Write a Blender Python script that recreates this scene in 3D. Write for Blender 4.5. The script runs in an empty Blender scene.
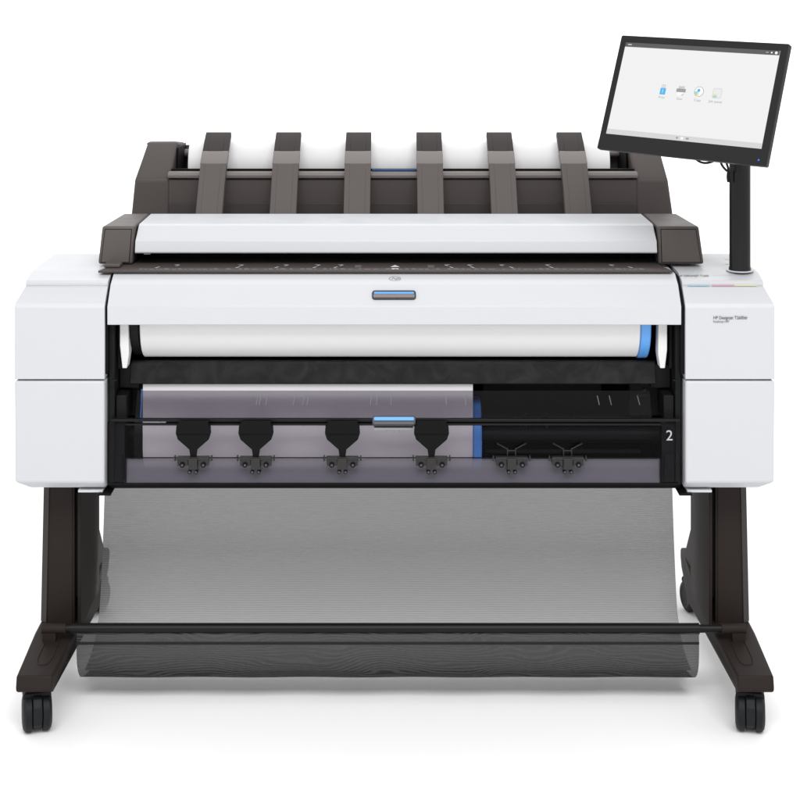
import bpy, bmesh, math, random
from mathutils import Vector, Matrix
random.seed(7)
S = bpy.context.scene
COL = S.collection
PI = math.pi

# ------------------------------------------------------------------ camera
CAM_Y, CAM_Z, F = -2.9, 1.28, 1600.0          # level view camera with a lens shift
cd = bpy.data.cameras.new('camera')
cd.sensor_width = 36.0
cd.lens = 72.0
cd.shift_x = 0.00625
cd.shift_y = -0.5
cd.clip_start = 0.05
cd.clip_end = 500
cam = bpy.data.objects.new('camera', cd)
COL.objects.link(cam)
cam.location = (0, CAM_Y, CAM_Z)
cam.rotation_euler = (PI / 2, 0, 0)
S.camera = cam

# ------------------------------------------------------------------ studio light
w = bpy.data.worlds.new('World')
S.world = w
w.use_nodes = True
bg = w.node_tree.nodes['Background']
bg.inputs['Color'].default_value = (1, 1, 1, 1)
bg.inputs['Strength'].default_value = 0.76


def area(name, loc, target, sx, sy, power, col=(1, 1, 1)):
    l = bpy.data.lights.new(name, 'AREA')
    l.shape = 'RECTANGLE'
    l.size, l.size_y, l.energy, l.color = sx, sy, power, col
    o = bpy.data.objects.new(name, l)
    COL.objects.link(o)
    o.location = loc
    o.rotation_euler = (Vector(target) - Vector(loc)).to_track_quat('-Z', 'Y').to_euler()
    return o


area('softbox_front', (0.2, -4.0, 5.0), (0, -0.1, 0.4), 4.6, 2.2, 262)
area('softbox_back', (0, 5.2, 6.5), (0, 7.2, 0.8), 9.0, 2.5, 420)
S.view_settings.view_transform = 'Standard'
S.view_settings.look = 'None'
S.view_settings.gamma = 1
S.view_settings.exposure = 0.0

# ------------------------------------------------------------------ materials


def mat(name, col, rough=0.5, spec=0.5, metal=0.0, var=0.0, bump=0.0, scale=40.0, coat=0.0):
    m = bpy.data.materials.new(name)
    m.use_nodes = True
    nt = m.node_tree
    b = nt.nodes['Principled BSDF']
    b.inputs['Base Color'].default_value = (*col, 1)
    b.inputs['Roughness'].default_value = rough
    b.inputs['Specular IOR Level'].default_value = spec
    b.inputs['Metallic'].default_value = metal
    b.inputs['Coat Weight'].default_value = coat
    if var or bump:
        tc = nt.nodes.new('ShaderNodeTexCoord')
        n = nt.nodes.new('ShaderNodeTexNoise')
        n.inputs['Scale'].default_value = scale
        n.inputs['Detail'].default_value = 5
        nt.links.new(tc.outputs['Object'], n.inputs['Vector'])
        if var:
            mr = nt.nodes.new('ShaderNodeMapRange')
            mr.inputs['From Min'].default_value = 0.3
            mr.inputs['From Max'].default_value = 0.7
            mr.inputs['To Min'].default_value = max(0.02, rough - var)
            mr.inputs['To Max'].default_value = min(1, rough + var)
            nt.links.new(n.outputs['Fac'], mr.inputs['Value'])
            nt.links.new(mr.outputs['Result'], b.inputs['Roughness'])
        if bump:
            n2 = nt.nodes.new('ShaderNodeTexNoise')
            n2.inputs['Scale'].default_value = scale * 12
            nt.links.new(tc.outputs['Object'], n2.inputs['Vector'])
            bp = nt.nodes.new('ShaderNodeBump')
            bp.inputs['Strength'].default_value = bump
            bp.inputs['Distance'].default_value = 0.001
            nt.links.new(n2.outputs['Fac'], bp.inputs['Height'])
            nt.links.new(bp.outputs['Normal'], b.inputs['Normal'])
    return m


def emit(name, col, s=1.0):
    m = bpy.data.materials.new(name)
    m.use_nodes = True
    nt = m.node_tree
    b = nt.nodes['Principled BSDF']
    b.inputs['Base Color'].default_value = (0.02, 0.02, 0.02, 1)
    b.inputs['Roughness'].default_value = 0.3
    b.inputs['Specular IOR Level'].default_value = 0.1
    b.inputs['Emission Color'].default_value = (*col, 1)
    b.inputs['Emission Strength'].default_value = s
    return m


M = {}
M['white'] = mat('white_plastic', (0.54, 0.55, 0.573), 0.42, 0.35, var=0.05, bump=0.04, scale=25)
M['bracket'] = mat('bracket_white', (0.70, 0.70, 0.69), 0.45, 0.3)
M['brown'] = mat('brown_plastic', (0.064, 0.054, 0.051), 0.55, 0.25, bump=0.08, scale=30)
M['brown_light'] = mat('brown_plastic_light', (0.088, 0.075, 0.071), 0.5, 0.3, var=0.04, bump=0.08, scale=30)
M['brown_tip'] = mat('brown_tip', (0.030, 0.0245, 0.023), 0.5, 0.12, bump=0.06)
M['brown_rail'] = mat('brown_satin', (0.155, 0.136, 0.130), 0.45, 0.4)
M['brown_dark'] = mat('brown_leg', (0.020, 0.0145, 0.0128), 0.6, 0.14, bump=0.06, scale=20)
M['leg_edge'] = mat('brown_leg_edge', (0.034, 0.029, 0.027), 0.6, 0.2)
M['black'] = mat('black_plastic', (0.005, 0.005, 0.0055), 0.55, 0.1)
M['black_gloss'] = mat('black_gloss', (0.006, 0.006, 0.0065), 0.42, 0.2)
M['smudged'] = None
M['interior'] = mat('interior_black', (0.004, 0.004, 0.0045), 0.6, 0.1)
M['interior_grey'] = mat('interior_grey', (0.007, 0.007, 0.0078), 0.5, 0.15)
M['paper'] = mat('paper', (0.76, 0.75, 0.755), 0.75, 0.1, bump=0.02, scale=30)
M['blue'] = mat('blue_plastic', (0.09, 0.30, 0.78), 0.35, 0.4)
M['blue_dark'] = mat('blue_dark', (0.02, 0.07, 0.20), 0.5, 0.2)
M['blue_light'] = mat('blue_grip', (0.115, 0.355, 0.80), 0.35, 0.4)
M['grip'] = mat('grip_taupe', (0.20, 0.17, 0.165), 0.35, 0.5)
M['grip_dark'] = mat('grip_dark', (0.03, 0.032, 0.036), 0.3, 0.5)
M['pole'] = mat('pole_black', (0.008, 0.008, 0.0085), 0.25, 0.35)
M['bezel'] = mat('bezel_black', (0.011, 0.011, 0.012), 0.38, 0.3, var=0.05, scale=12)
M['caster'] = mat('caster_rubber', (0.009, 0.010, 0.011), 0.55, 0.2)
M['ink'] = mat('print_grey', (0.10, 0.10, 0.105), 0.6, 0.1)
M['ink_white'] = mat('print_white', (0.62, 0.62, 0.63), 0.6, 0.1)
M['numeral'] = mat('print_numeral', (0.45, 0.45, 0.46), 0.6, 0.1)
M['tick'] = mat('print_tick', (0.17, 0.165, 0.165), 0.6, 0.1)
M['lettering'] = mat('print_charcoal', (0.17, 0.17, 0.175), 0.6, 0.1)
M['ink_dim'] = mat('print_dim', (0.30, 0.29, 0.285), 0.6, 0.1)
M['cyan'] = mat('stripe_cyan', (0.34, 0.55, 0.66), 0.5, 0.2)
M['magenta'] = mat('stripe_magenta', (0.66, 0.32, 0.42), 0.5, 0.2)
M['yellow'] = mat('stripe_yellow', (0.72, 0.68, 0.40), 0.5, 0.2)
M['axle'] = mat('axle_grey', (0.065, 0.06, 0.06), 0.4, 0.4)
M['steel'] = mat('bracket_steel', (0.022, 0.0205, 0.020), 0.4, 0.3)
M['floor'] = mat('studio_floor', (0.96, 0.96, 0.96), 0.9, 0.0)
M['screen'] = emit('screen_white', (0.90, 0.90, 0.90), 0.95)
M['scr_bar'] = emit('screen_bar', (0.09, 0.09, 0.095), 1.0)
M['scr_foot'] = emit('screen_footer', (0.66, 0.66, 0.67), 1.0)
M['scr_blue'] = emit('screen_blue', (0.08, 0.46, 0.84), 1.0)
M['scr_grey'] = emit('screen_grey', (0.33, 0.33, 0.34), 1.0)
M['scr_mid'] = emit('screen_mid', (0.58, 0.59, 0.61), 1.0)
M['scr_white'] = emit('screen_paper', (0.95, 0.95, 0.95), 1.0)
M['scr_green'] = emit('screen_green', (0.35, 0.68, 0.58), 1.0)
M['scr_yellow'] = emit('screen_yellow', (0.86, 0.74, 0.45), 1.0)
M['led'] = emit('power_blue', (0.05, 0.22, 0.95), 1.0)


def smudged():
    """matt black sheet-metal panel with faint rubbed smudges"""
    m = mat('smudged_black', (0.012, 0.012, 0.013), 0.5, 0.18)
    nt = m.node_tree
    b = nt.nodes['Principled BSDF']
    tc = nt.nodes.new('ShaderNodeTexCoord')
    n = nt.nodes.new('ShaderNodeTexNoise')
    n.inputs['Scale'].default_value = 22
    n.inputs['Detail'].default_value = 8
    n.inputs['Distortion'].default_value = 1.6
    cr = nt.nodes.new('ShaderNodeValToRGB')
    cr.color_ramp.elements[0].position = 0.38
    cr.color_ramp.elements[0].color = (0.006, 0.006, 0.0065, 1)
    cr.color_ramp.elements[1].position = 0.72
    cr.color_ramp.elements[1].color = (0.017, 0.017, 0.018, 1)
    nt.links.new(tc.outputs['Object'], n.inputs['Vector'])
    nt.links.new(n.outputs['Fac'], cr.inputs['Fac'])
    nt.links.new(cr.outputs['Color'], b.inputs['Base Color'])
    return m


M['smudged'] = smudged()


def smoky(name, tint, refl=0.04, painted_refl=None, painted_refl_fac=0.0):
    """thin tinted plastic: tinted see-through plus a surface sheen"""
    m = bpy.data.materials.new(name)
    m.use_nodes = True
    nt = m.node_tree
    nt.nodes.clear()
    out = nt.nodes.new('ShaderNodeOutputMaterial')
    tr = nt.nodes.new('ShaderNodeBsdfTransparent')
    tr.inputs['Color'].default_value = (*tint, 1)
    gl = nt.nodes.new('ShaderNodeBsdfGlossy')
    gl.inputs['Roughness'].default_value = 0.12
    gl.inputs['Color'].default_value = (1, 1, 1, 1)
    mx = nt.nodes.new('ShaderNodeMixShader')
    mx.inputs['Fac'].default_value = refl
    base = tr
    if painted_refl:
        df = nt.nodes.new('ShaderNodeBsdfDiffuse')
        df.inputs['Color'].default_value = (*painted_refl, 1)
        m2 = nt.nodes.new('ShaderNodeMixShader')
        m2.inputs['Fac'].default_value = painted_refl_fac
        nt.links.new(tr.outputs[0], m2.inputs[1])
        nt.links.new(df.outputs[0], m2.inputs[2])
        base = m2
    nt.links.new(base.outputs[0], mx.inputs[1])
    nt.links.new(gl.outputs[0], mx.inputs[2])
    nt.links.new(mx.outputs[0], out.inputs['Surface'])
    return m


M['window'] = smoky('smoky_window', (0.855, 0.838, 0.862), 0.005)
M['window_top'] = smoky('smoky_window_top', (0.62, 0.605, 0.635), 0.001)
M['window_lip'] = smoky('smoky_lip', (0.60, 0.58, 0.63), 0.02, (0.25, 0.235, 0.285), 0.28)  # lavender diffuse stands in for the floor's reflection in the lower pane


def mesh_cloth(name, alpha, col_a, col_b, pitch, wob, lines=0.03, amp=0.34):
    """woven net: fine cross threads that let a little light through between them"""
    m = bpy.data.materials.new(name)
    m.use_nodes = True
    nt = m.node_tree
    N, L = nt.nodes, nt.links
    b = N['Principled BSDF']
    b.inputs['Roughness'].default_value = 0.8
    b.inputs['Specular IOR Level'].default_value = 0.1

    def math_(op, a, c=None, clamp=False):
        n = N.new('ShaderNodeMath')
        n.operation = op
        n.use_clamp = clamp
        for i, v in enumerate((a, c)):
            if v is None:
                continue
            if isinstance(v, (int, float)):
                n.inputs[i].default_value = v
            else:
                L.new(v, n.inputs[i])
        return n.outputs[0]

    def noise(sx, sy, detail):
        mp = N.new('ShaderNodeMapping')
        mp.inputs['Scale'].default_value = (sx, sy, 1)
        L.new(uv.outputs['UV'], mp.inputs['Vector'])
        n = N.new('ShaderNodeTexNoise')
        n.inputs['Scale'].default_value = 1.0
        n.inputs['Detail'].default_value = detail
        L.new(mp.outputs[0], n.inputs['Vector'])
        return n.outputs['Fac']
    uv = N.new('ShaderNodeUVMap')
    sep = N.new('ShaderNodeSeparateXYZ')
    L.new(uv.outputs['UV'], sep.inputs[0])
    v = sep.outputs['Y']
    ph = math_('ADD', math_('MULTIPLY', v, 2 * PI / pitch), math_('MULTIPLY', noise(5.0, 17.0, 1.5), wob))
    sn = math_('SINE', ph)
    th = math_('SUBTRACT', noise(30, 520, 2.0), 0.5)           # broken, uneven threads
    al = math_('ADD', alpha, math_('ADD', math_('MULTIPLY', sn, lines), math_('MULTIPLY', th, 0.12)), True)
    L.new(al, b.inputs['Alpha'])
    f = math_('ADD', 0.5, math_('ADD', math_('MULTIPLY', sn, amp), math_('MULTIPLY', th, 0.7)), True)
    mx = N.new('ShaderNodeMix')
    mx.data_type = 'RGBA'
    mx.inputs['A'].default_value = (*col_a, 1)
    mx.inputs['B'].default_value = (*col_b, 1)
    L.new(f, mx.inputs['Factor'])
    L.new(mx.outputs['Result'], b.inputs['Base Color'])
    return m


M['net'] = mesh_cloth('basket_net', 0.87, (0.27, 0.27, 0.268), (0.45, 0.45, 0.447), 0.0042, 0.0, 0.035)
M['net_front'] = mesh_cloth('basket_net_front', 0.87, (0.002, 0.002, 0.002), (0.070, 0.070, 0.069), 0.0056, 85.0, 0.045, 0.27)  # darker copy of the net, overlap shade and moiré painted into its colour

# ------------------------------------------------------------------ mesh helpers


def obj(name, bm, m, parent=None, bevel=0.0, seg=2, smooth=True, label=None, crisp=32):
    me = bpy.data.meshes.new(name)
    bmesh.ops.recalc_face_normals(bm, faces=bm.faces)
    bm.to_mesh(me)
    bm.free()
    ms = m if isinstance(m, (list, tuple)) else [m]
    for k in ms:
        me.materials.append(k)
    o = bpy.data.objects.new(name, me)
    COL.objects.link(o)
    if parent:
        o.parent = parent
    if smooth:
        me.shade_smooth()
        me.set_sharp_from_angle(angle=math.radians(crisp))
    if bevel:
        b = o.modifiers.new('bevel', 'BEVEL')
        b.width, b.segments, b.limit_method, b.angle_limit = bevel, seg, 'ANGLE', math.radians(25)
        b.harden_normals = False
    if label:
        o['label'] = label
    return o


def BM():
    return bmesh.new()


def loft(bm, a, b, mi=0, cap=True):
    """two matching closed outlines joined by quads"""
    va = [bm.verts.new(p) for p in a]
    vb = [bm.verts.new(p) for p in b]
    n = len(a)
    fs = [bm.faces.new((va[i], va[(i + 1) % n], vb[(i + 1) % n], vb[i])) for i in range(n)]
    if cap:
        fs.append(bm.faces.new(va[::-1]))
        fs.append(bm.faces.new(vb))
    for f in fs:
        f.material_index = mi
    return va, vb


def prism(bm, prof, x0, x1, mi=0):           # (y, z) outline pulled along x
    return loft(bm, [(x0, y, z) for y, z in prof], [(x1, y, z) for y, z in prof], mi)


def plate(bm, out, y0, y1, mi=0):            # (x, z) outline pulled along y
    return loft(bm, [(x, y0, z) for x, z in out], [(x, y1, z) for x, z in out], mi)


def slab(bm, out, z0, z1, mi=0):             # (x, y) outline pulled along z
    return loft(bm, [(x, y, z0) for x, y in out], [(x, y, z1) for x, y in out], mi)


def box(bm, x0, x1, y0, y1, z0, z1, mi=0):
    return plate(bm, [(x0, z0), (x1, z0), (x1, z1), (x0, z1)], y0, y1, mi)


def tube(bm, pts, r, n=14, mi=0, cap=True):
    pts = [Vector(p) for p in pts]
    rings = []
    for i, p in enumerate(pts):
        t = (pts[min(i + 1, len(pts) - 1)] - pts[max(i - 1, 0)]).normalized()
        a = Vector((0, 0, 1)) if abs(t.z) < 0.9 else Vector((1, 0, 0))
        u = t.cross(a).normalized()
        v = t.cross(u)
        rr = r[i] if isinstance(r, (list, tuple)) else r
        rings.append([bm.verts.new(p + u * rr * math.cos(2 * PI * k / n) + v * rr * math.sin(2 * PI * k / n)) for k in range(n)])
    for a, b in zip(rings, rings[1:]):
        for k in range(n):
            bm.faces.new((a[k], a[(k + 1) % n], b[(k + 1) % n], b[k])).material_index = mi
    if cap:
        bm.faces.new(rings[0][::-1]).material_index = mi
        bm.faces.new(rings[-1]).material_index = mi


def lathe_x(bm, prof, y, z, n=48, mi=0):
    """(x, r) profile turned about an axis along x"""
    rings = [[bm.verts.new((x, y + r * math.cos(2 * PI * k / n), z + r * math.sin(2 * PI * k / n))) for k in range(n)] for x, r in prof]
    for a, b in zip(rings, rings[1:]):
        for k in range(n):
            bm.faces.new((a[k], a[(k + 1) % n], b[(k + 1) % n], b[k])).material_index = mi
    bm.faces.new(rings[0][::-1]).material_index = mi
    bm.faces.new(rings[-1]).material_index = mi


def rounded(x0, x1, z0, z1, r, n=5):
    pts = []
    for cx, cz, a0 in ((x1 - r, z1 - r, 0), (x0 + r, z1 - r, 90), (x0 + r, z0 + r, 180), (x1 - r, z0 + r, 270)):
        for k in range(n + 1):
            a = math.radians(a0 + 90 * k / n)
            pts.append((cx + r * math.cos(a), cz + r * math.sin(a)))
    return pts


def text(name, body, size, loc, rot, m, parent, ext=0.0003, align='LEFT', sx=1.0, label=None, shear=0.0):
    c = bpy.data.curves.new(name, 'FONT')
    c.body, c.size, c.extrude, c.align_x = body, size, ext, align
    c.shear = shear
    c.materials.append(m)
    tmp = bpy.data.objects.new('lettering', c)
    COL.objects.link(tmp)
    me = bpy.data.meshes.new_from_object(tmp.evaluated_get(bpy.context.evaluated_depsgraph_get()))
    bpy.data.objects.remove(tmp)
    bpy.data.curves.remove(c)
    me.name = name
    o = bpy.data.objects.new(name, me)
    COL.objects.link(o)
    o.location, o.rotation_euler = loc, rot
    o.scale = (sx, 1, 1)
    if parent:
        o.parent = parent
    if label:
        o['label'] = label
    return o


def X(px, Y):
    """measured sideways distance of a photograph column at depth Y"""
    return (px - 395) * (Y - CAM_Y) / F


def Z(py, Y):
    return CAM_Z - py * (Y - CAM_Y) / F


# ------------------------------------------------------------------ setting
b = BM()
# one seamless white sheet: floor that sweeps up into a backdrop far behind
prof = [(-9, 0), (6, 0)]
for k in range(1, 13):
    a = PI / 2 * k / 12
    prof.append((6 + 3 * math.sin(a), 3 - 3 * math.cos(a)))
prof.append((9, 7))
rows = [[b.verts.new((x, y, z)) for y, z in prof] for x in (-14, 14)]
for i in range(len(prof) - 1):
    b.faces.new((rows[0][i], rows[1][i], rows[1][i + 1], rows[0][i + 1]))
o = obj('floor', b, M['floor'])
o['kind'] = 'structure'

# ------------------------------------------------------------------ the printer
P = bpy.data.objects.new('large_format_printer', None)
COL.objects.link(P)
P['label'] = 'white and brown wide format plotter printer on two legs with casters'
P['category'] = 'printer'

# --- side housings -------------------------------------------------
HX0, HX1, INX = -0.690, 0.6885, 0.5265


def housing(side):
    s = side
    xo = HX0 if s < 0 else HX1
    xi = INX * s - (0.0 if s < 0 else 0.0)
    xt = xo - s * 0.0125
    up = [(0.0, 0.5925), (0.0, 0.722), (0.004, 0.729), (0.031, 0.7535), (0.036, 0.7553), (0.0345, 0.7570), (0.0345, 0.7625), (0.038, 0.7655),
          (0.075, 0.7735), (0.10, 0.775), (0.285, 0.775), (0.31, 0.765), (0.33, 0.73), (0.33, 0.5925)]
    bm = BM()
    xs = [xo - s * 0.0] * 2
    outer = [((xo if z < 0.73 else xo + (xt - xo) * min(1, (z - 0.725) / 0.03)), y, z) for y, z in up]
    inner = [(xi, y, z) for y, z in up]
    loft(bm, outer, inner)
    top = obj('side_cover', bm, M['white'], P, bevel=0.0035, seg=3, crisp=14)
    lo = [(0.0, 0.405), (0.0, 0.5895), (0.33, 0.5895), (0.33, 0.389), (0.022, 0.389)]
    bm = BM()
    oo = []
    for y, z in lo:
        oo.append((xo - s * (0.024 if z < 0.395 else 0.0), y, z))
    loft(bm, oo, [(xi, y, z) for y, z in lo])
    obj('side_panel', bm, M['white'], P, bevel=0.0045, seg=3)
    # dark core seen in the gaps between the covers
    bm = BM()
    box(bm, xi + s * 0.004, xo - s * 0.006, 0.006, 0.32, 0.586, 0.596)
    obj('gap_seal', bm, M['ink'], P)
    # small foot plate under the panel
    bm = BM()
    a, c = sorted((s * 0.532, s * 0.577))
    box(bm, a, c, 0.012, 0.20, 0.3835, 0.388)
    obj('foot_plate', bm, M['white'], P, bevel=0.001)
    bm = BM()
    a, c = sorted((s * 0.516, s * 0.540))
    box(bm, a, c, 0.004, 0.25, 0.3800, 0.3835)
    obj('corner_block', bm, M['black'], P, bevel=0.001)
    return top


cover_l = housing(-1)
cover_r = housing(1)

# --- front cover ----------------------------------------------------
CX0, CX1 = -0.5215, 0.5190
cv = [(0.0, 0.691), (0.0, 0.7245), (0.032, 0.7585), (0.036, 0.7605), (0.064, 0.7735), (0.30, 0.7735), (0.30, 0.765), (0.075, 0.76), (0.02, 0.705), (0.018, 0.691)]
bm = BM()
prism(bm, cv, CX0, CX1)
front_cover = obj('front_cover', bm, M['white'], P, bevel=0.0012, seg=2, crisp=9)
for s, a, c in ((-1, -0.5262, -0.5220), (1, 0.5195, 0.5262)):    # black seam filler left and right of the cover
    bm = BM()
    prism(bm, [(0.008, 0.60), (0.008, 0.722), (0.036, 0.748), (0.066, 0.768), (0.28, 0.768), (0.28, 0.60)], a, c)
    obj('seam_gasket', bm, M['black'], P)


def grip(parent, cx, y, z, w, h, tilt, name='handle', lip='grip', blue=0.25):
    bm = BM()
    plate(bm, rounded(-w / 2, w / 2, -h / 2, h / 2, h * 0.28), -0.004, 0.004)
    o = obj(name, bm, M['grip_dark'], parent, bevel=0.0012)
    o.location = (cx, y, z)
    o.rotation_euler = (tilt, 0, 0)
    bm = BM()
    plate(bm, rounded(-w * 0.46, w * 0.46, 0.0002, h * blue, 0.002), -0.0055, -0.001)
    obj('blue_strip', bm, M['blue_light'], o, bevel=0.0006)
    bm = BM()
    plate(bm, rounded(-w * 0.47, w * 0.47, -h * 0.40, -h * 0.05, 0.002), -0.0065, -0.001)
    obj('grip_lip', bm, M[lip], o, bevel=0.0008)
    return o


g = grip(front_cover, X(394, 0.014), 0.0155, 0.7415, 0.080, 0.0185, math.radians(-44))

# round maker's emblem lying on the cover's upper strip
bm = BM()
n = 40
R1, R0 = 0.0112, 0.0100
ri = []
for r in (R1, R0):
    ri.append([bm.verts.new((r * math.cos(2 * PI * k / n), r * math.sin(2 * PI * k / n), 0.0004)) for k in range(n)])
for k in range(n):
    bm.faces.new((ri[0][k], ri[0][(k + 1) % n], ri[1][(k + 1) % n], ri[1][k]))
emb = obj('emblem', bm, M['ink_dim'], front_cover)
emb.location = (X(395, 0.048), 0.048, 0.7668)
emb.rotation_euler = (math.radians(27.4), 0, 0)
text('emblem_letters', 'hp', 0.015, (0.0004, -0.0036, 0.0003), (0, 0, 0), M['ink_dim'], emb, 0.0001, 'CENTER', shear=0.25)
emb.scale = (1, 0.62, 1)

# --- scanner bed (dark strip under the scanner lid) --------------------
bm = BM()
slab(bm, [(-0.549, 0.058), (0.514, 0.058), (0.500, 0.115), (0.500, 0.31), (-0.54, 0.31), (-0.535, 0.12)], 0.7755, 0.7795)
bed = obj('scanner_bed', bm, M['brown'], P, bevel=0.0008)
bm = BM()
zb = 0.7797


def quad(bm, x0, x1, y0, y1, z=zb, sk=0.0, mi=0):
    vs = [bm.verts.new(p) for p in ((x0, y0, z), (x1, y0, z), (x1 + sk, y1, z), (x0 + sk, y1, z))]
    bm.faces.new(vs).material_index = mi


x = -0.475
while x < 0.465:                              # the printed ruler and captions
    wd = random.uniform(0.003, 0.012)
    quad(bm, x, x + wd, 0.074, 0.0765, mi=1)
    if random.random() < 0.5:
        quad(bm, x, x + wd * 0.7, 0.0795, 0.0815, mi=1)
    x += wd + random.choice((0.003, 0.004, 0.006, 0.014))
YM = 0.095
for px, up in ((156, 0), (176, 1), (236, 0), (240, 1), (275, 0), (285, 1), (313, 0), (317, 1), (334, 0), (340, 1), (448, 1), (453, 0), (471, 1), (474, 0),
               (503, 1), (513, 0), (549, 1), (553, 0), (613, 1), (632, 0)):
    cx = X(px, YM + 0.02 * up)
    yy = YM + 0.022 * up
    sg = 0.012 if px < 395 else -0.012
    quad(bm, cx - 0.0014, cx + 0.0014, yy - 0.006, yy + 0.006, sk=sg * 0.5)
    if up:
        quad(bm, cx - 0.004, cx + 0.004, yy + 0.006, yy + 0.0085)
for px in (358, 431):
    cx = X(px, YM)
    for k in range(3):
        quad(bm, cx - 0.006, cx + 0.006, 0.095 + 0.010 * k, 0.098 + 0.010 * k, mi=1)
vs = [bm.verts.new(p) for p in ((X(395, .1) - 0.009, 0.098, zb), (X(395, .1) + 0.009, 0.098, zb), (X(395, .1), 0.122, zb))]
bm.faces.new(vs).material_index = 0
quad(bm, X(395, .08) - 0.0065, X(395, .08) + 0.0065, 0.0735, 0.083)
obj('guide_mark', bm, [M['ink_white'], M['ink_dim']], bed, smooth=False)

# --- scanner lid & end caps -------------------------------------------
LX0, LX1 = X(135.5, 0.13), X(656.5, 0.13)
lid = [(0.124, 0.8010), (0.1215, 0.8035), (0.126, 0.8240), (0.150, 0.8500), (0.156, 0.8525), (0.30, 0.8525), (0.30, 0.80)]
bm = BM()
va, vb = prism(bm, lid, LX0, LX1)
for vv, s in ((va, 1), (vb, -1)):
    for v in vv:
        if v.co.z > 0.84:
            v.co.x += s * 0.003
scanner_lid = obj('scanner_lid', bm, M['white'], P, bevel=0.0012, seg=2, crisp=9)
bm = BM()
box(bm, X(144, .14), X(150.5, .14), 0.137, 0.155, 0.797, 0.8012)
obj('lid_tab', bm, M['white'], scanner_lid)
bm = BM()                                      # scanner body under the lid, dark, leaves a slot above the bed
prism(bm, [(0.20, 0.781), (0.20, 0.799), (0.30, 0.799), (0.30, 0.781)], -0.49, 0.49)
obj('scanner_body', bm, M['interior'], P)

# dark slots between lid and caps
for a, c in ((-0.4975, LX0 - 0.001), (LX1 + 0.001, 0.4985)):
    bm = BM()
    box(bm, a, c, 0.155, 0.30, 0.781, 0.847)
    obj('lid_hinge', bm, M['interior'], P)


def cap(name, xi_t, xi_b, xo_t, xo_b, s):
    bm = BM()
    y0 = 0.124
    fr = [(xi_b, 0.7805), (xo_b, 0.7805), (xo_t, 0.8515), (xi_t, 0.8515)]
    va = [bm.verts.new((x, y0 + (0.0 if z < 0.8 else 0.006), z)) for x, z in fr]
    vb = [bm.verts.new((x - s * (0.010 if z > 0.8 and abs(x) > 0.52 else 0), 0.312, z)) for x, z in fr]
    for i in range(4):
        bm.faces.new((va[i], va[(i + 1) % 4], vb[(i + 1) % 4], vb[i]))
    bm.faces.new(va[::-1]); bm.faces.new(vb)
    o = obj('end_cap', bm, M['brown_light'], P, bevel=0.0045, seg=3)
    # inset front panel with a dark shadow gap around it
    for gap, nm, mm in ((0.0, 'panel_gap', M['interior']), (0.0011, 'front_plate', M['brown_light'])):
        bm = BM()
        cx = (xi_t + xo_t) / 2
        c = [(x + ((0.0055 + gap) if x < cx else -(0.0055 + gap)), z + (0.003 + gap if z < 0.8 else -0.005 - gap)) for x, z in fr]
        loft(bm, [(x, y0 - 0.0004 - gap + (0.0 if z < 0.8 else 0.0055), z) for x, z in c], [(x, y0 + 0.01, z) for x, z in c])
        obj(nm, bm, mm, o, bevel=0.0005 if gap else 0.0)
    return o


cap('end_cap', X(134.5, .125), X(132.5, .125), X(101.5, .125), X(98, .125), -1)
cap('end_cap', X(658, .125), X(658.5, .125), X(699.5, .125), X(704, .125), 1)
bm = BM()
box(bm, X(105, .1), X(121, .1), 0.088, 0.122, 0.7797, 0.7865)
obj('stop_block', bm, M['brown_light'], bed, bevel=0.002)

# --- stacker (dark tray tower behind) ------------------------------------
bm = BM()
# lower front wall, left to right, with cheeks rising at both ends
fy0, fy1, fy2 = 0.42, 0.424, 0.505
zc, zt = 0.9075, 0.9785
xl0, xl1, xl2 = X(129.5, .42), X(134.5, .424), X(146, .505)
xr0, xr1, xr2 = X(675.5, .42), X(668, .424), X(658, .505)
il0, il1 = X(170, .424), X(177, .50)
ir0, ir1 = X(635.5, .424), X(627, .50)
zb0 = 0.80


def cheek(xo0, xo1, xo2, xi0, xi1, s):
    A = [(xo0, fy0, zb0), (xo1, fy1, zc), (xo2, fy2, zt - 0.004), (xo2 - s * 0.003, fy2 + 0.008, zt), (xo2 - s * 0.003, 0.64, zt - 0.0125), (xo1, 0.66, zc), (xo0, 0.66, zb0)]
    B = [(xi0, fy0, zb0), (xi0, fy1, zc), (xi1, fy2, zt - 0.004), (xi1, fy2 + 0.01, zt), (xi1, 0.64, zt - 0.0125), (xi0, 0.66, zc), (xi0, 0.66, zb0)]
    bm = BM()
    loft(bm, A, B)
    return obj('stacker_cheek', bm, M['brown'], stacker, bevel=0.0065, seg=4)


box(bm, il0 - 0.002, ir0 + 0.002, fy0 + 0.0025, 0.45, zb0, 0.9075)
stacker = obj('paper_stacker', bm, M['brown'], P, bevel=0.0015)
cheek(xl0, xl1, xl2, il0, il1, -1)
cheek(xr0, xr1, xr2, ir0, ir1, 1)
bm = BM()
box(bm, il0 + 0.0, ir0 - 0.0, fy0 - 0.002, fy0 + 0.0023, zb0, Z(203, .42))
obj('tray_step', bm, mat('brown_step', (0.045, 0.038, 0.036), 0.5, 0.3), stacker, bevel=0.001)
bm = BM()                                      # inner trough and rear wall
box(bm, il1 - 0.03, ir1 + 0.03, 0.45, 0.655, 0.862, 0.872)
box(bm, il1 - 0.02, ir1 + 0.02, 0.625, 0.638, 0.872, 0.9600)
obj('tray_trough', bm, mat('brown_trough', (0.050, 0.044, 0.042), 0.5, 0.3), stacker)
for a, c in ((il1 + 0.0005, il1 + 0.003), (ir1 - 0.003, ir1 - 0.0005)):      # dark plates added to paint shade on the inner sides
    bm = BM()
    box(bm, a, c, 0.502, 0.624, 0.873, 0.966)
    obj('trough_shade', bm, M['interior_grey'], stacker)
bm = BM()                                      # light rail along the front edge
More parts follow.
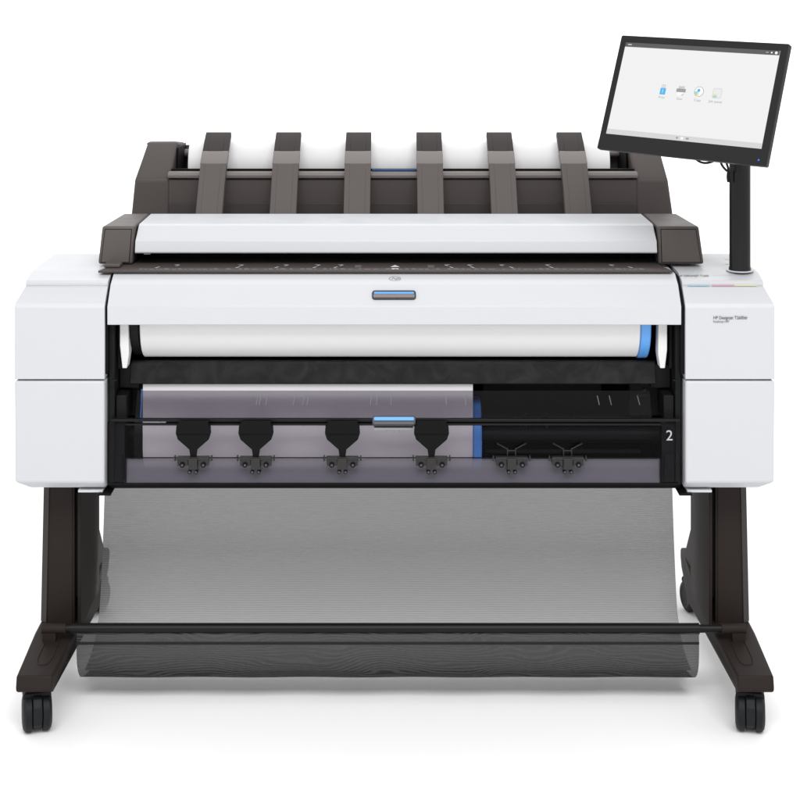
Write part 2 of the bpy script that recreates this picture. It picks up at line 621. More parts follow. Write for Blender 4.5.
prism(bm, [(0.416, 0.911), (0.414, 0.917), (0.418, 0.9225), (0.436, 0.9235), (0.436, 0.911)], il0 - 0.0035, ir0 + 0.0035)
obj('front_rail', bm, M['brown_rail'], stacker, bevel=0.0012)
bm = BM()
box(bm, il0 + 0.0, ir0 - 0.0, 0.440, 0.447, 0.9085, 0.9275)
obj('rail_backing', bm, M['interior'], stacker)
bm = BM()
box(bm, X(372, .436), X(417, .436), 0.430, 0.4385, 0.9240, 0.9272)
obj('blue_latch', bm, M['blue_dark'], stacker, bevel=0.0006)
bm = BM()
tube(bm, [(il1 - 0.01, 0.606, 0.945), (ir1 + 0.01, 0.606, 0.945)], 0.0085, 16)
obj('rear_rod', bm, M['brown_rail'], stacker)

# --- six curved arms -----------------------------------------------------


def make_arm(cx):
    w2 = 0.0268
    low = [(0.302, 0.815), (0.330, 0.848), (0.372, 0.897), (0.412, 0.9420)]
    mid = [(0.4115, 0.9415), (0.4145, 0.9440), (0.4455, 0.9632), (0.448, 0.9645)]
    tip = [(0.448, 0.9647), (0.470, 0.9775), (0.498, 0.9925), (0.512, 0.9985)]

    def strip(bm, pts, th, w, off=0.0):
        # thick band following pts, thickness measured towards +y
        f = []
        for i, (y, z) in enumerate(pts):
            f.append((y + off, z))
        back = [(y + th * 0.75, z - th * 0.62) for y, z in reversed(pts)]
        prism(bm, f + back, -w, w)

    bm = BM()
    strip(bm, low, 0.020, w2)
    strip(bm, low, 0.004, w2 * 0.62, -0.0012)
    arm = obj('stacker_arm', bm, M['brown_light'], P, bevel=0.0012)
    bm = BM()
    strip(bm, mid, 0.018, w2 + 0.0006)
    obj('arm_bend', bm, M['brown_rail'], arm, bevel=0.0008, crisp=12)  # lighter brown paints the highlight on the upward-facing bend
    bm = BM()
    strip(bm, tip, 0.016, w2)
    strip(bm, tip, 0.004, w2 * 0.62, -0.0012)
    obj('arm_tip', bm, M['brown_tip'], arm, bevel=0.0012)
    arm.location = (cx, 0, 0)
    return arm


arm0 = make_arm(-0.3760)
for k in range(1, 6):
    c = arm0.copy()
    COL.objects.link(c)
    c.location = (-0.3760 + 0.1494 * k, 0, 0)
    for ch in list(arm0.children):
        d = ch.copy()
        COL.objects.link(d)
        d.parent = c

# --- interior of the printer ------------------------------------------------
bm = BM()
IX0, IX1 = -0.5225, 0.5225
box(bm, IX0, IX1, 0.290, 0.300, 0.386, 0.757)              # rear
box(bm, IX0, IX1, 0.03, 0.290, 0.386, 0.3925)              # bottom
box(bm, IX0, IX1, 0.10, 0.290, 0.750, 0.757)               # top
cabinet = obj('inner_cabinet', bm, M['interior'], P)
for s in (-1, 1):                                            # side walls with stepped mouldings
    bm = BM()
    a, c = sorted((s * 0.5225, s * 0.512))
    box(bm, a, c, 0.022, 0.288, 0.3935, 0.702)
    a, c = sorted((s * 0.512, s * 0.505))
    box(bm, a, c, 0.05, 0.288, 0.60, 0.735)
    a, c = sorted((s * 0.511, s * 0.474))
    box(bm, a, c, 0.068, 0.10, 0.560, 0.604)
    a, c = sorted((s * 0.511, s * 0.492))
    box(bm, a, c, 0.03, 0.10, 0.510, 0.556)
    a, c = sorted((s * 0.500, s * 0.482))
    box(bm, a, c, 0.075, 0.12, 0.575, 0.600)
    obj('side_frame', bm, M['interior_grey'], P, bevel=0.0015)
    # ribs and screw heads on the frame
    for zz, xx in ((0.586, 0.470), (0.568, 0.462), (0.548, 0.468)):
        bm = BM()
        tube(bm, [(s * xx, 0.105, zz), (s * xx, 0.099, zz)], 0.0035, 10)
        obj('screw_head', bm, M['steel'], P, bevel=0.0004)
    bm = BM()
    box(bm, *sorted((s * 0.455, s * 0.478)), 0.10, 0.102, 0.536, 0.5415)
    obj('catch_plate', bm, M['steel'], P, bevel=0.0004)
    bm = BM()
    box(bm, *sorted((s * 0.505, s * 0.518)), 0.006, 0.012, 0.588, 0.590)
    obj('frame_ledge', bm, M['interior_grey'], P, bevel=0.0004)
    # black end plate that carries the rods
    bm = BM()
    box(bm, *sorted((s * 0.440, s * 0.506)), 0.103, 0.112, 0.50, 0.602)
    obj('end_plate', bm, M['interior_grey'], P, bevel=0.001)

for s, a, c in ((-1, X(120, .03), X(127.5, .03)), (1, X(659, .03), X(667, .03))):    # white hanging brackets
    bm = BM()
    aa, cc = (a + 0.002, c + 0.001) if s < 0 else (a - 0.002, c - 0.001)
    i = cc if s < 0 else aa
    out0 = [(a, 0.745), (a, 0.648), (a + 0.0045 - (0.002 if s > 0 else 0), 0.606), (c - 0.001, 0.606), (c + (0.003 if s < 0 else 0), 0.632), (c, 0.745)]
    if s > 0:
        out0 = [(a, 0.745), (a - 0.002, 0.632), (a + 0.002, 0.606), (c - 0.004, 0.606), (c, 0.640), (c, 0.745)]
    plate(bm, out0, 0.028, 0.058)
    obj('bracket', bm, M['bracket'], P, bevel=0.0012)

bm = BM()                                                    # smudged black drawer front under roll one
prism(bm, [(0.062, 0.5690), (0.058, 0.5705), (0.067, 0.6080), (0.070, 0.6105), (0.09, 0.6085), (0.09, 0.5690)], X(131, .07), X(655, .07))
obj('drawer_front', bm, M['smudged'], P, bevel=0.0012)
bm = BM()
box(bm, X(131, .07), X(655, .07), 0.092, 0.17, 0.590, 0.599)
obj('drawer_underside', bm, M['interior'], P)
# faint inner details of the empty half
bm = BM()
box(bm, 0.17, 0.40, 0.20, 0.21, 0.50, 0.545)
box(bm, 0.17, 0.46, 0.12, 0.128, 0.478, 0.494)
box(bm, 0.17, 0.46, 0.10, 0.105, 0.430, 0.437)
for x in (0.245, 0.285):
    box(bm, x, x + 0.004, 0.118, 0.13, 0.47, 0.50)
obj('inner_rib', bm, M['interior_grey'], P, bevel=0.001)
for k in range(5):
    bm = BM()
    box(bm, 0.20 + 0.055 * k, 0.207 + 0.055 * k, 0.10, 0.108, 0.559, 0.563)
    obj('inner_clip', bm, M['interior_grey'], P)

# --- lower smoky window ------------------------------------------------------
WX0, WX1 = X(125.5, .01), X(660.5, .01)
K_Y, K_Z = 0.020, 0.5105


def pane(name, y0, z0, y1, z1, m, x0=WX0, x1=WX1, parent=None, th=0.0022):
    bm = BM()
    dy, dz = y1 - y0, z1 - z0
    l = math.hypot(dy, dz)
    ny, nz = dz / l * th, -dy / l * th
    prism(bm, [(y0, z0), (y1, z1), (y1 + ny, z1 + nz), (y0 + ny, z0 + nz)], x0, x1)
    return obj(name, bm, m, parent or P)


# single sheets, so that the tint is met once
def sheet(name, pts, m, x0, x1, parent):
    bm = BM()
    a = [bm.verts.new((x0, y, z)) for y, z in pts]
    c = [bm.verts.new((x1, y, z)) for y, z in pts]
    for i in range(len(pts) - 1):
        bm.faces.new((a[i], c[i], c[i + 1], a[i + 1]))
    return obj(name, bm, m, parent)


window = pane('window', K_Y, K_Z, 0.0080, Z(458.5, .008), M['window'])
pane('window_slope', 0.050, Z(391, .05), K_Y + 0.001, K_Z + 0.002, M['window_top'], X(135, .02), X(652, .02), window)
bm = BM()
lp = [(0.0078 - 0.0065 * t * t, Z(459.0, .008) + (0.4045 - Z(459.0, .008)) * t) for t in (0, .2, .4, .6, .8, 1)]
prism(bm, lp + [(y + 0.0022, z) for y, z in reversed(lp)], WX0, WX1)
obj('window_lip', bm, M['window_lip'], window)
for a, c in ((X(107.5, 0), WX0 - 0.001), (WX1 + 0.001, X(680, 0))):
    pane('window_end', K_Y, K_Z, 0.004, 0.4045, M['window'], a, c, window)
bm = BM()                                                     # twin black bars across the knee
box(bm, X(100.5, .014) + 0.02, X(680, .014), 0.010, 0.0185, Z(421.2, .014), Z(418.3, .014))
box(bm, X(126, .014), X(661, .014), 0.0095, 0.0180, Z(425.0, .014), Z(423.1, .014))
bar = obj('window_bar', bm, M['black_gloss'], window, bevel=0.0008)
bm = BM()
box(bm, X(166, .017), X(665, .017), 0.0155, 0.0178, Z(423.0, .017), Z(421.3, .017))
obj('bar_infill', bm, M['interior_grey'], window)
bm = BM()
box(bm, X(108, 0), X(679, 0), -0.0005, 0.006, Z(485.2, 0), Z(483, 0))          # bottom edge
for a, c in ((X(125, .0), X(126.2, .0)), (X(660, .0), X(661.2, .0))):
    box(bm, a, c, -0.0005, 0.004, 0.4046, Z(459, 0))
obj('window_trim', bm, M['black'], window)
for s, a, c in ((-1, X(107.2, .03), X(125, .03)), (1, X(661.5, .03), X(680.5, .03))):
    bm = BM()                                                 # solid black blocks behind the pane ends
    box(bm, a, c, 0.028, 0.05, 0.394, 0.505)
    box(bm, a + (0.012 if s < 0 else 0.004), c - (0.004 if s < 0 else 0.012), 0.0245, 0.028, 0.40, 0.45)
    obj('corner_post', bm, M['interior_grey'], P, bevel=0.001)
# white tick marks printed on the sloping pane
bm = BM()


def slope_pt(px, f, dx=0.0):
    y = 0.050 + (K_Y + 0.001 - 0.050) * f
    z = Z(391, .05) + (K_Z + 0.002 - Z(391, .05)) * f
    return (X(px, y) + dx, y - 0.0026, z + 0.0018)


for px, lean in ((258, .002), (261, .002), (267.5, .002), (295, .002), (304, .0015), (308.5, .0015), (371, 0.0005), (377, 0.0005), (391, 0.0), (446, -.0005), (465, -.001), (597, -.0025), (609, -.0025), (637, -.003)):
    a, c = slope_pt(px, 0.18), slope_pt(px, 0.50, -lean * 1.6)
    wd = 0.0006
    vs = [bm.verts.new(p) for p in ((c[0] - wd, c[1], c[2]), (c[0] + wd, c[1], c[2]), (a[0] + wd, a[1], a[2]), (a[0] - wd, a[1], a[2]))]
    bm.faces.new(vs)
obj('size_mark', bm, M['tick'], window, smooth=False)
hd = grip(window, X(394, .0), 0.006, Z(421.5, .004), 0.079, 0.0185, math.radians(-25), 'window_handle', 'grip_dark', 0.36)
bm = BM()
box(bm, X(374, 0), X(413, 0), 0.0035, 0.012, Z(430.0, .004), Z(427.6, .004))
for k in (-6, -2, 1, 6):
    box(bm, X(393 + k, 0), X(393.8 + k, 0), 0.0045, 0.008, Z(432.5, .004), Z(430.0, .004))
obj('handle_clip', bm, M['ink_dim'], hd.parent, bevel=0.0008)
text('numeral', '2', 0.0265, (X(666.3, 0), 0.0055, Z(441.2, 0)), (PI / 2, 0, 0), M['numeral'], P)

# --- pinch wheel guides hanging under the bar --------------------------------


GY = -0.001


def make_guide(px, paddle):
    Y = GY
    cx = X(px, Y)

    def zz(py):
        return Z(py, Y)
    u = (Y - CAM_Y) / F
    bm = BM()
    if paddle:
        half = [(17, 426), (17.5, 433), (15.5, 439), (4, 449), (3, 456)]
        top = [(15, 421), (15, 424.5)]
        hs = top + half
        out = [(x * u, zz(y)) for x, y in hs] + [(-x * u, zz(y)) for x, y in reversed(hs)]
        plate(bm, out, -0.004, 0.004)
        box(bm, -15.6 * u, 15.6 * u, -0.0052, -0.0038, zz(434.2), zz(433.6))
        g = obj('media_guide', bm, M['black'], P, bevel=0.001)
    else:
        for s in (-1, 1):
            tube(bm, [(s * 4 * u, 0, zz(449)), (s * 14.5 * u, -0.002, zz(443))], 0.0012, 8)
            tube(bm, [(s * 4 * u, 0, zz(458)), (s * 4 * u, 0, zz(448))], 0.0012, 8)
        box(bm, -4 * u, 4 * u, -0.001, 0.001, zz(451), zz(450))
        g = obj('media_guide', bm, M['steel'], P)
    g.location = (cx, Y, 0)
    bm = BM()                                  # cross bracket
    box(bm, -16 * u, 16 * u, -0.008, 0.004, zz(459.4), zz(456.2))
    box(bm, -15.5 * u, -5 * u, -0.009, 0.003, zz(464.5), zz(459.2))
    box(bm, 5 * u, 15.5 * u, -0.009, 0.003, zz(464.5), zz(459.2))
    box(bm, -4.5 * u, 4.5 * u, -0.012, 0.003, zz(468), zz(456.8))
    for s in (-1, 1):
        box(bm, *sorted((s * 17.5 * u, s * 19 * u)), -0.006, 0.002, zz(460.3), zz(455.3))
        tube(bm, [(s * 1.8 * u, -0.006, zz(467)), (s * 3 * u, -0.006, zz(470))], 0.0018, 8)
    obj('cross_bracket', bm, M['steel'], g, bevel=0.0006)
    for s in (-1, 1):
        bm = BM()
        for k, (r, yy) in enumerate(((0.0046, -0.0125), (0.0022, -0.0135))):
            tube(bm, [(0, yy, 0), (0, -0.004, 0)], r, 16, mi=k)
        wv = obj('pinch_wheel', bm, [M['interior'], M['axle']], g)
        wv.location = (s * 10.5 * u, 0, zz(463.2))
        bm = BM()
        for k, (r, yy) in enumerate(((0.0034, -0.012), (0.0020, -0.0126))):
            tube(bm, [(0, yy, 0), (0, -0.002, 0)], r, 14, mi=k)
        wv = obj('small_roller', bm, [M['interior'], M['axle']], g)
        wv.location = (s * 3.2 * u, 0, zz(470.3))
    return g


def dup(o, loc):
    c = o.copy()
    COL.objects.link(c)
    c.location = loc
    for ch in list(o.children):
        d = ch.copy()
        COL.objects.link(d)
        d.parent = c
    return c


g0 = make_guide(193.5, True)
for px in (256, 342.5, 431.5):
    dup(g0, (X(px, GY), GY, 0))
g1 = make_guide(511.5, False)
dup(g1, (X(567.5, GY), GY, 0))
bm = BM()
tube(bm, [(X(126, .0), 0.0035, Z(458.3, .0)), (X(660, .0), 0.0035, Z(458.3, .0))], 0.0011, 8)
obj('guide_rod', bm, M['black'], P)

# --- legs -----------------------------------------------------------------------
for s in (-1, 1):
    bm = BM()
    oo, of = (0.6555, 0.661)                  # outer x at top / bottom

    def P4(xa, xb, y0, y1, z, ch):
        return [(s * xa, y0 + ch, z), (s * (xa - ch), y0, z), (s * xb, y0, z), (s * xb, y1, z), (s * xa, y1, z)]
    loft(bm, P4(of, 0.600, 0.08, 0.255, 0.105, 0.012), P4(oo, 0.600, 0.08, 0.255, 0.3825, 0.012))
    leg = obj('leg', bm, M['brown_dark'], P, bevel=0.002)
    bm = BM()                                  # slim front edge strip
    loft(bm, [(s * 0.6614, 0.0915, 0.12), (s * 0.6485, 0.0795, 0.12), (s * 0.6495, 0.0780, 0.12), (s * 0.6616, 0.0895, 0.12)], [(s * 0.6559, 0.0915, 0.3820), (s * 0.6430, 0.0795, 0.3820), (s * 0.6440, 0.0780, 0.3820), (s * 0.6561, 0.0895, 0.3820)])
    obj('edge_strip', bm, M['leg_edge'], leg)
    bm = BM()                                  # inner plate, behind the groove
    ya = 0.072
    slab(bm, [(s * 0.5895, ya), (s * 0.584, ya + 0.002), (s * 0.584, 0.262), (s * 0.5895, 0.262)], 0.115, 0.3795)
    slab(bm, [(s * 0.600, 0.105), (s * 0.5895, 0.105), (s * 0.5895, 0.25), (s * 0.600, 0.25)], 0.115, 0.382)
    slab(bm, [(s * 0.600, 0.079), (s * 0.5965, 0.079), (s * 0.5965, 0.10), (s * 0.600, 0.10)], 0.118, 0.381)
    obj('inner_plate', bm, M['brown_dark'], leg, bevel=0.0012)
    bm = BM()
    slab(bm, [(s * 0.5962, 0.0875), (s * 0.5898, 0.0875), (s * 0.5898, 0.10), (s * 0.5962, 0.10)], 0.165, 0.36)
    obj('groove', bm, M['interior'], leg)
    # foot with a long recess on its top
    bm = BM()
    fp = [(-0.122, 0.078), (-0.124, 0.085), (-0.118, 0.1045), (0.04, 0.118), (0.27, 0.126), (0.470, 0.127), (0.480, 0.120), (0.480, 0.104), (0.465, 0.085), (0.30, 0.074), (-0.112, 0.074)]

    def wid(y):
        k = min(1, max(0, (y + 0.12) / 0.16))
        return 0.6585 + 0.003 * k, 0.5955 - 0.009 * k + (0.016 if y > 0.4 else 0)
    A = [(s * wid(y)[0], y, z) for y, z in fp]
    B = [(s * wid(y)[1], y, z) for y, z in fp]
    loft(bm, A, B)
    bm.faces.ensure_lookup_table()
    foot = obj('foot', bm, M['brown_dark'], leg, bevel=0.0035, seg=3)
    bm = BM()                                  # raised rim of the recess
    pts = []
    for k in range(24):
        a = 2 * PI * k / 24
        cxr, cyr = 0.622, -0.0280
        ex, ey = 0.013, 0.052
        x = cxr + ex * math.copysign(abs(math.cos(a)) ** 0.6, math.cos(a))
        y = cyr + ey * math.copysign(abs(math.sin(a)) ** 0.6, math.sin(a))
        z = 0.1045 + (y + 0.118) * (0.0135 / 0.158)
        pts.append((s * x, y, z + 0.0002))
    pts.append(pts[0])
    tube(bm, pts, 0.0011, 8, cap=False)
    obj('recess_rim', bm, M['brown_dark'], leg)
    # rear brace
    bm = BM()
    prism(bm, [(0.262, 0.30), (0.262, 0.127), (0.42, 0.127), (0.40, 0.150)], *sorted((s * 0.600, s * 0.612)))
    obj('brace', bm, M['brown_dark'], leg, bevel=0.001)
    # casters
    for yc, yaw in ((-0.092, math.radians(16 if s < 0 else -10)), (0.455, math.radians(14 * s))):
        bm = BM()
        prism(bm, [(-0.014, 0.006), (-0.028, 0.018), (-0.0345, 0.034), (-0.032, 0.050), (-0.022, 0.062), (-0.008, 0.066), (-0.008, 0.0745), (0.012, 0.0745), (0.012, 0.064), (0.028, 0.050), (0.030, 0.034), (0.022, 0.014), (0.008, 0.006)], -0.0078, 0.0078)
        plate(bm, rounded(-0.0245, 0.0245, 0.055, 0.069, 0.006), -0.012, 0.018)
        cs = obj('caster', bm, M['caster'], P, bevel=0.0015)
        cs.location = (s * 0.6185 + ((-0.010 if s < 0 else 0.0045) if yc < 0 else 0.012 * s), yc, 0)
        cs.rotation_euler = (0, 0, yaw)
        for q in (-1, 1):
            bm = BM()
            r = 0.0325
            pr = [(q * 0.0086, r - 0.003), (q * 0.0098, r), (q * 0.0200, r), (q * 0.0238, r - 0.004), (q * 0.0252, r - 0.010), (q * 0.0245, r - 0.012), (q * 0.0245, 0.004)]
            lathe_x(bm, pr, 0, r, 40)
            obj('wheel', bm, M['caster'], cs)

# --- basket ---------------------------------------------------------------------
BX0, BX1 = -0.577, 0.551


def cloth(name, pts, m, parent, x0=BX0, x1=BX1, nx=40, corner=0.0):
    # smooth the path, lay uv along it in metres
    P2 = []
    n = len(pts)
    for i in range(n - 1):
        p0, p1, p2, p3 = pts[max(i - 1, 0)], pts[i], pts[i + 1], pts[min(i + 2, n - 1)]
        for k in range(8):
            t = k / 8
            P2.append(tuple(0.5 * (2 * p1[j] + (p2[j] - p0[j]) * t + (2 * p0[j] - 5 * p1[j] + 4 * p2[j] - p3[j]) * t * t + (3 * p1[j] - p0[j] - 3 * p2[j] + p3[j]) * t ** 3) for j in (0, 1)))
    P2.append(pts[-1])
    bm = BM()
    uvl = bm.loops.layers.uv.new('UVMap')
    acc = [0.0]
    for a, c in zip(P2, P2[1:]):
        acc.append(acc[-1] + math.hypot(c[0] - a[0], c[1] - a[1]))
    grid = []
    for i, (y, z) in enumerate(P2):
        ins = corner * (1 - i / (len(P2) - 1)) ** 3
        grid.append([bm.verts.new((x0 + ins + (x1 - x0 - 2 * ins) * j / nx, y + 0.0016 * math.sin(j * 0.9 + i * 0.07) * math.sin(PI * i / (len(P2) - 1)), z)) for j in range(nx + 1)])
    for i in range(len(P2) - 1):
        for j in range(nx):
            f = bm.faces.new((grid[i][j], grid[i][j + 1], grid[i + 1][j + 1], grid[i + 1][j]))
            for lp, (ii, jj) in zip(f.loops, ((i, j), (i, j + 1), (i + 1, j + 1), (i + 1, j))):
                lp[uvl].uv = ((x1 - x0) * jj / nx, acc[ii])
    return obj(name, bm, m, parent)


BAR_Y, BAR_Z = 0.010, Z(628.6, 0.010)
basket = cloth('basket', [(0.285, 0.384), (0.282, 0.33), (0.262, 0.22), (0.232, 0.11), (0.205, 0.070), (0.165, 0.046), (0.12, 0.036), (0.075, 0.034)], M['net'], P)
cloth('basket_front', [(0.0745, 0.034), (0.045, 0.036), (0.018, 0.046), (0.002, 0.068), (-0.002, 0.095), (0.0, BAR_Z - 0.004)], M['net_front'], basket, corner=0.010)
bm = BM()
box(bm, BX0, BX1, -0.0032, -0.0012, BAR_Z - 0.0240, BAR_Z - 0.0195)
obj('hem', bm, mat('hem_black', (0.012, 0.012, 0.012), 0.6, 0.2), basket, bevel=0.0005)
bm = BM()
tube(bm, [(X(71, .01), BAR_Y, BAR_Z), (X(699, .01), BAR_Y, BAR_Z)], 0.0098, 20)
bbar = obj('basket_bar', bm, M['black_gloss'], P)
bm = BM()
tube(bm, [(X(699, .01), BAR_Y, BAR_Z), (X(722, .01), BAR_Y, BAR_Z)], 0.0072, 16)
obj('bar_pin', bm, M['black_gloss'], bbar)
bm = BM()
tube(bm, [(X(66.5, .01), BAR_Y, BAR_Z), (X(71, .01), BAR_Y, BAR_Z)], 0.0078, 16)
obj('bar_pin', bm, M['black_gloss'], bbar)
for s, a, c in ((-1, X(42, .01), X(66.5, .01)), (1, X(721, .01), X(746, .01))):
    bm = BM()
    tube(bm, [(a, BAR_Y, BAR_Z), (c, BAR_Y, BAR_Z)], 0.0092, 18)
    q0, q1 = (a + 0.002, a + 0.026) if s < 0 else (c - 0.026, c - 0.002)
    box(bm, q0, q1, BAR_Y - 0.007, BAR_Y + 0.008, 0.112, BAR_Z)
    obj('bar_socket', bm, M['brown_dark'], bbar, bevel=0.001)

# --- touch screen on its pole ------------------------------------------------------
PX, PY = 0.6435, 0.085
bm = BM()
prof = [(0.0205, 0.776), (0.0205, 0.781), (0.0196, 0.783), (0.0196, 1.09)]
n = 40
rings = [[bm.verts.new((PX + r * math.cos(2 * PI * k / n), PY + r * math.sin(2 * PI * k / n), z)) for k in range(n)] for r, z in prof]
for a, c in zip(rings, rings[1:]):
    for k in range(n):
        bm.faces.new((a[k], a[(k + 1) % n], c[(k + 1) % n], c[k]))
bm.faces.new(rings[-1])
bm.faces.new(rings[0][::-1])
pole = obj('pole', bm, M['pole'], P)
bm = BM()
nn = 36
ra = [[bm.verts.new((PX + r * math.cos(2 * PI * k / nn), PY + r * math.sin(2 * PI * k / nn), z)) for k in range(nn)] for r, z in ((0.0255, 0.7752), (0.0255, 0.7765), (0.0245, 0.7772), (0.0208, 0.7772))]
for a, c in zip(ra, ra[1:]):
    for k in range(nn):
        bm.faces.new((a[k], a[(k + 1) % nn], c[(k + 1) % nn], c[k]))
obj('pole_collar', bm, M['white'], pole)

yaw, tilt, roll, MW, MH = 0.69174294, 0.34711985, 0.03203513, 0.3425, 0.2214
r = Vector((math.cos(yaw), -math.sin(yaw), 0))
nh = Vector((-math.sin(yaw), -math.cos(yaw), 0))
u = Vector((0, 0, 1)) * math.cos(tilt) - nh * math.sin(tilt)
r2 = r * math.cos(roll) - u * math.sin(roll)
u2 = u * math.cos(roll) + r * math.sin(roll)
bk = u2.cross(r2)
MM = Matrix(((r2.x, bk.x, u2.x, 0.530), (r2.y, bk.y, u2.y, -0.03), (r2.z, bk.z, u2.z, 1.1047), (0, 0, 0, 1)))
bm = BM()
hw, hh = MW / 2, MH / 2
plate(bm, rounded(-hw, hw, -hh, hh, 0.003, 3), 0.0, 0.010)
plate(bm, rounded(-hw * 0.86, hw * 0.80, -hh * 0.80, hh * 0.84, 0.02, 4), 0.0102, 0.034)
mon = obj('touchscreen', bm, M['bezel'], P, bevel=0.0015)
mon.matrix_local = MM
sx0, sx1, sz0, sz1 = -hw + 0.0132, hw - 0.0150, -hh + 0.0300, hh - 0.0138
bm = BM()
box(bm, sx0, sx1, -0.0006, 0.004, sz0, sz1)
scr = obj('screen', bm, M['screen'], mon, smooth=False)
EPS = -0.0008


def flat(name, polys, m, th=0.0003):
    bm = BM()
    for i, (pl, mi) in enumerate(polys):
        yy = EPS - 0.0002 * i
        vs = [bm.verts.new((x, yy, z)) for x, z in pl]
        bm.faces.new(vs).material_index = mi
    return obj(name, bm, m, mon, smooth=False)


def rect(x0, x1, z0, z1):
    return [(x0, z0), (x1, z0), (x1, z1), (x0, z1)]


def disc(cx, cz, r, n=20, a0=0, a1=360):
    return [(cx + r * math.cos(math.radians(a0 + (a1 - a0) * k / n)), cz + r * math.sin(math.radians(a0 + (a1 - a0) * k / n))) for k in range(n if a1 - a0 >= 360 else n + 1)]


flat('screen_header', [(rect(sx0, sx1, sz1 - 0.0085, sz1), 0), (disc(sx1 - 0.0065, sz1 - 0.0042, 0.0026), 1), (rect(sx1 - 0.0165, sx1 - 0.0135, sz1 - 0.0055, sz1 - 0.0030), 1),
                       (rect(sx1 - 0.026, sx1 - 0.021, sz1 - 0.0048, sz1 - 0.0036), 2), (rect(sx0 + 0.006, sx0 + 0.014, sz1 - 0.0052, sz1 - 0.0032), 2)],
     [M['scr_bar'], M['scr_white'], M['scr_mid']])
mx = (sx0 + sx1) / 2
flat('screen_footer', [(rect(sx0, sx1, sz0, sz0 + 0.0095), 0), (rect(mx - 0.011, mx - 0.007, sz0 + 0.003, sz0 + 0.0065), 1), (disc(mx + 0.001, sz0 + 0.0047, 0.0028), 2), (rect(mx + 0.009, mx + 0.015, sz0 + 0.003, sz0 + 0.0065), 1)],
     [M['scr_foot'], M['scr_grey'], M['scr_white']])


def mloc(px, py):
    """where a column and row of the photograph fall on the tilted screen"""
    d = Vector(((px - 395) / F, 1.0, -py / F))
    o = Vector((0, CAM_Y, CAM_Z))
    inv = MM.inverted()
    lo, ld = inv @ o, inv.to_3x3() @ d
    t = -lo.y / ld.y
    q = lo + ld * t
    return q.x, q.z


ix, iz = mloc(663.3, 90)
flat('usb_icon', [(rect(ix - 0.0058, ix + 0.0058, iz - 0.0088, iz + 0.0035), 0), (rect(ix - 0.0042, ix + 0.0042, iz + 0.0040, iz + 0.0098), 1), (rect(ix - 0.0028, ix - 0.0010, iz + 0.0055, iz + 0.0080), 2), (rect(ix + 0.0010, ix + 0.0028, iz + 0.0055, iz + 0.0080), 2),
                  (rect(ix - 0.0010, ix + 0.0010, iz - 0.0060, iz + 0.0008), 3)],
     [M['scr_blue'], M['scr_mid'], M['scr_white'], emit('screen_sky', (0.35, 0.70, 0.90))])
tx = [(ix, 'Print')]
ix, iz = mloc(681.3, 90.8)
flat('printer_icon', [(rect(ix - 0.0062, ix + 0.0062, iz + 0.0036, iz + 0.0085), 1), (rect(ix - 0.0095, ix + 0.0095, iz - 0.0030, iz + 0.0036), 0), (rect(ix - 0.0066, ix + 0.0066, iz - 0.0092, iz - 0.0030), 2), ([(ix + 0.001, iz - 0.0092), (ix + 0.0066, iz - 0.0040), (ix + 0.0066, iz - 0.0092)], 1)],
     [M['scr_grey'], M['scr_mid'], M['scr_white']])
tx.append((ix, 'Scan'))
ix, iz = mloc(699.2, 91.8)
flat('copy_icon', [(disc(ix, iz, 0.0096, 24), 1), (disc(ix, iz, 0.0087, 24), 2), (disc(ix, iz, 0.0087, 10, 180, 265) + [(ix, iz)], 3), (disc(ix - 0.0005, iz + 0.0022, 0.0030, 14), 0), (disc(ix + 0.0005, iz - 0.001, 0.0086, 6, 235, 275) + [(ix, iz)], 4)],
     [M['scr_blue'], M['scr_grey'], M['scr_white'], M['scr_green'], M['scr_yellow']])
tx.append((ix, 'Copy'))
ix, iz = mloc(717.3, 93.5)
flat('queue_icon', [(rounded(ix - 0.0090, ix + 0.0090, iz - 0.0095, iz + 0.0095, 0.004, 4), 1), (rounded(ix - 0.0082, ix + 0.0082, iz - 0.0087, iz + 0.0087, 0.0035, 4), 2), (rect(ix - 0.0082, ix + 0.0, iz - 0.0045, iz - 0.0010), 4), (rect(ix - 0.0070, ix + 0.0010, iz - 0.0082, iz - 0.0045), 3)],
     [M['scr_blue'], M['scr_mid'], emit('screen_pale', (0.80, 0.81, 0.83)), M['scr_green'], M['scr_yellow']])
tx.append((ix, 'Job queue'))
lz = mloc(681, 100.5)[1]
for (lx, s_) in tx:
    text('icon_caption', s_, 0.0066, (lx, EPS, lz + 0.0007), (PI / 2, 0, 0), M['scr_grey'], mon, 0.0, 'CENTER')
bm = BM()
tube(bm, [(hw - 0.016, -0.0005, -hh + 0.0100), (hw - 0.016, 0.003, -hh + 0.0100)], 0.0017, 14)
obj('power_light', bm, M['led'], mon)
# arm from the pole to the back of the monitor
bm = BM()
c0 = MM @ Vector((0, 0.040, 0))
tube(bm, [c0 - bk * 0.006, c0 + bk * 0.03, Vector((PX, PY, 1.085))], [0.02, 0.018, 0.016], 16)
obj('screen_mount', bm, M['pole'], pole)
bm = BM()


def arc(pts, r=0.0022):
    out = []
    n = len(pts)
    for i in range(n - 1):
        p = [Vector(pts[max(i - 1, 0)]), Vector(pts[i]), Vector(pts[i + 1]), Vector(pts[min(i + 2, n - 1)])]
        for k in range(8):
            t = k / 8
            out.append(0.5 * (2 * p[1] + (p[2] - p[0]) * t + (2 * p[0] - 5 * p[1] + 4 * p[2] - p[3]) * t * t + (3 * p[1] - p[0] - 3 * p[2] + p[3]) * t ** 3))
    out.append(Vector(pts[-1]))
    tube(bm, out, r, 10)


def pt(px, py, Y):
    return (X(px, Y), Y, Z(py, Y))


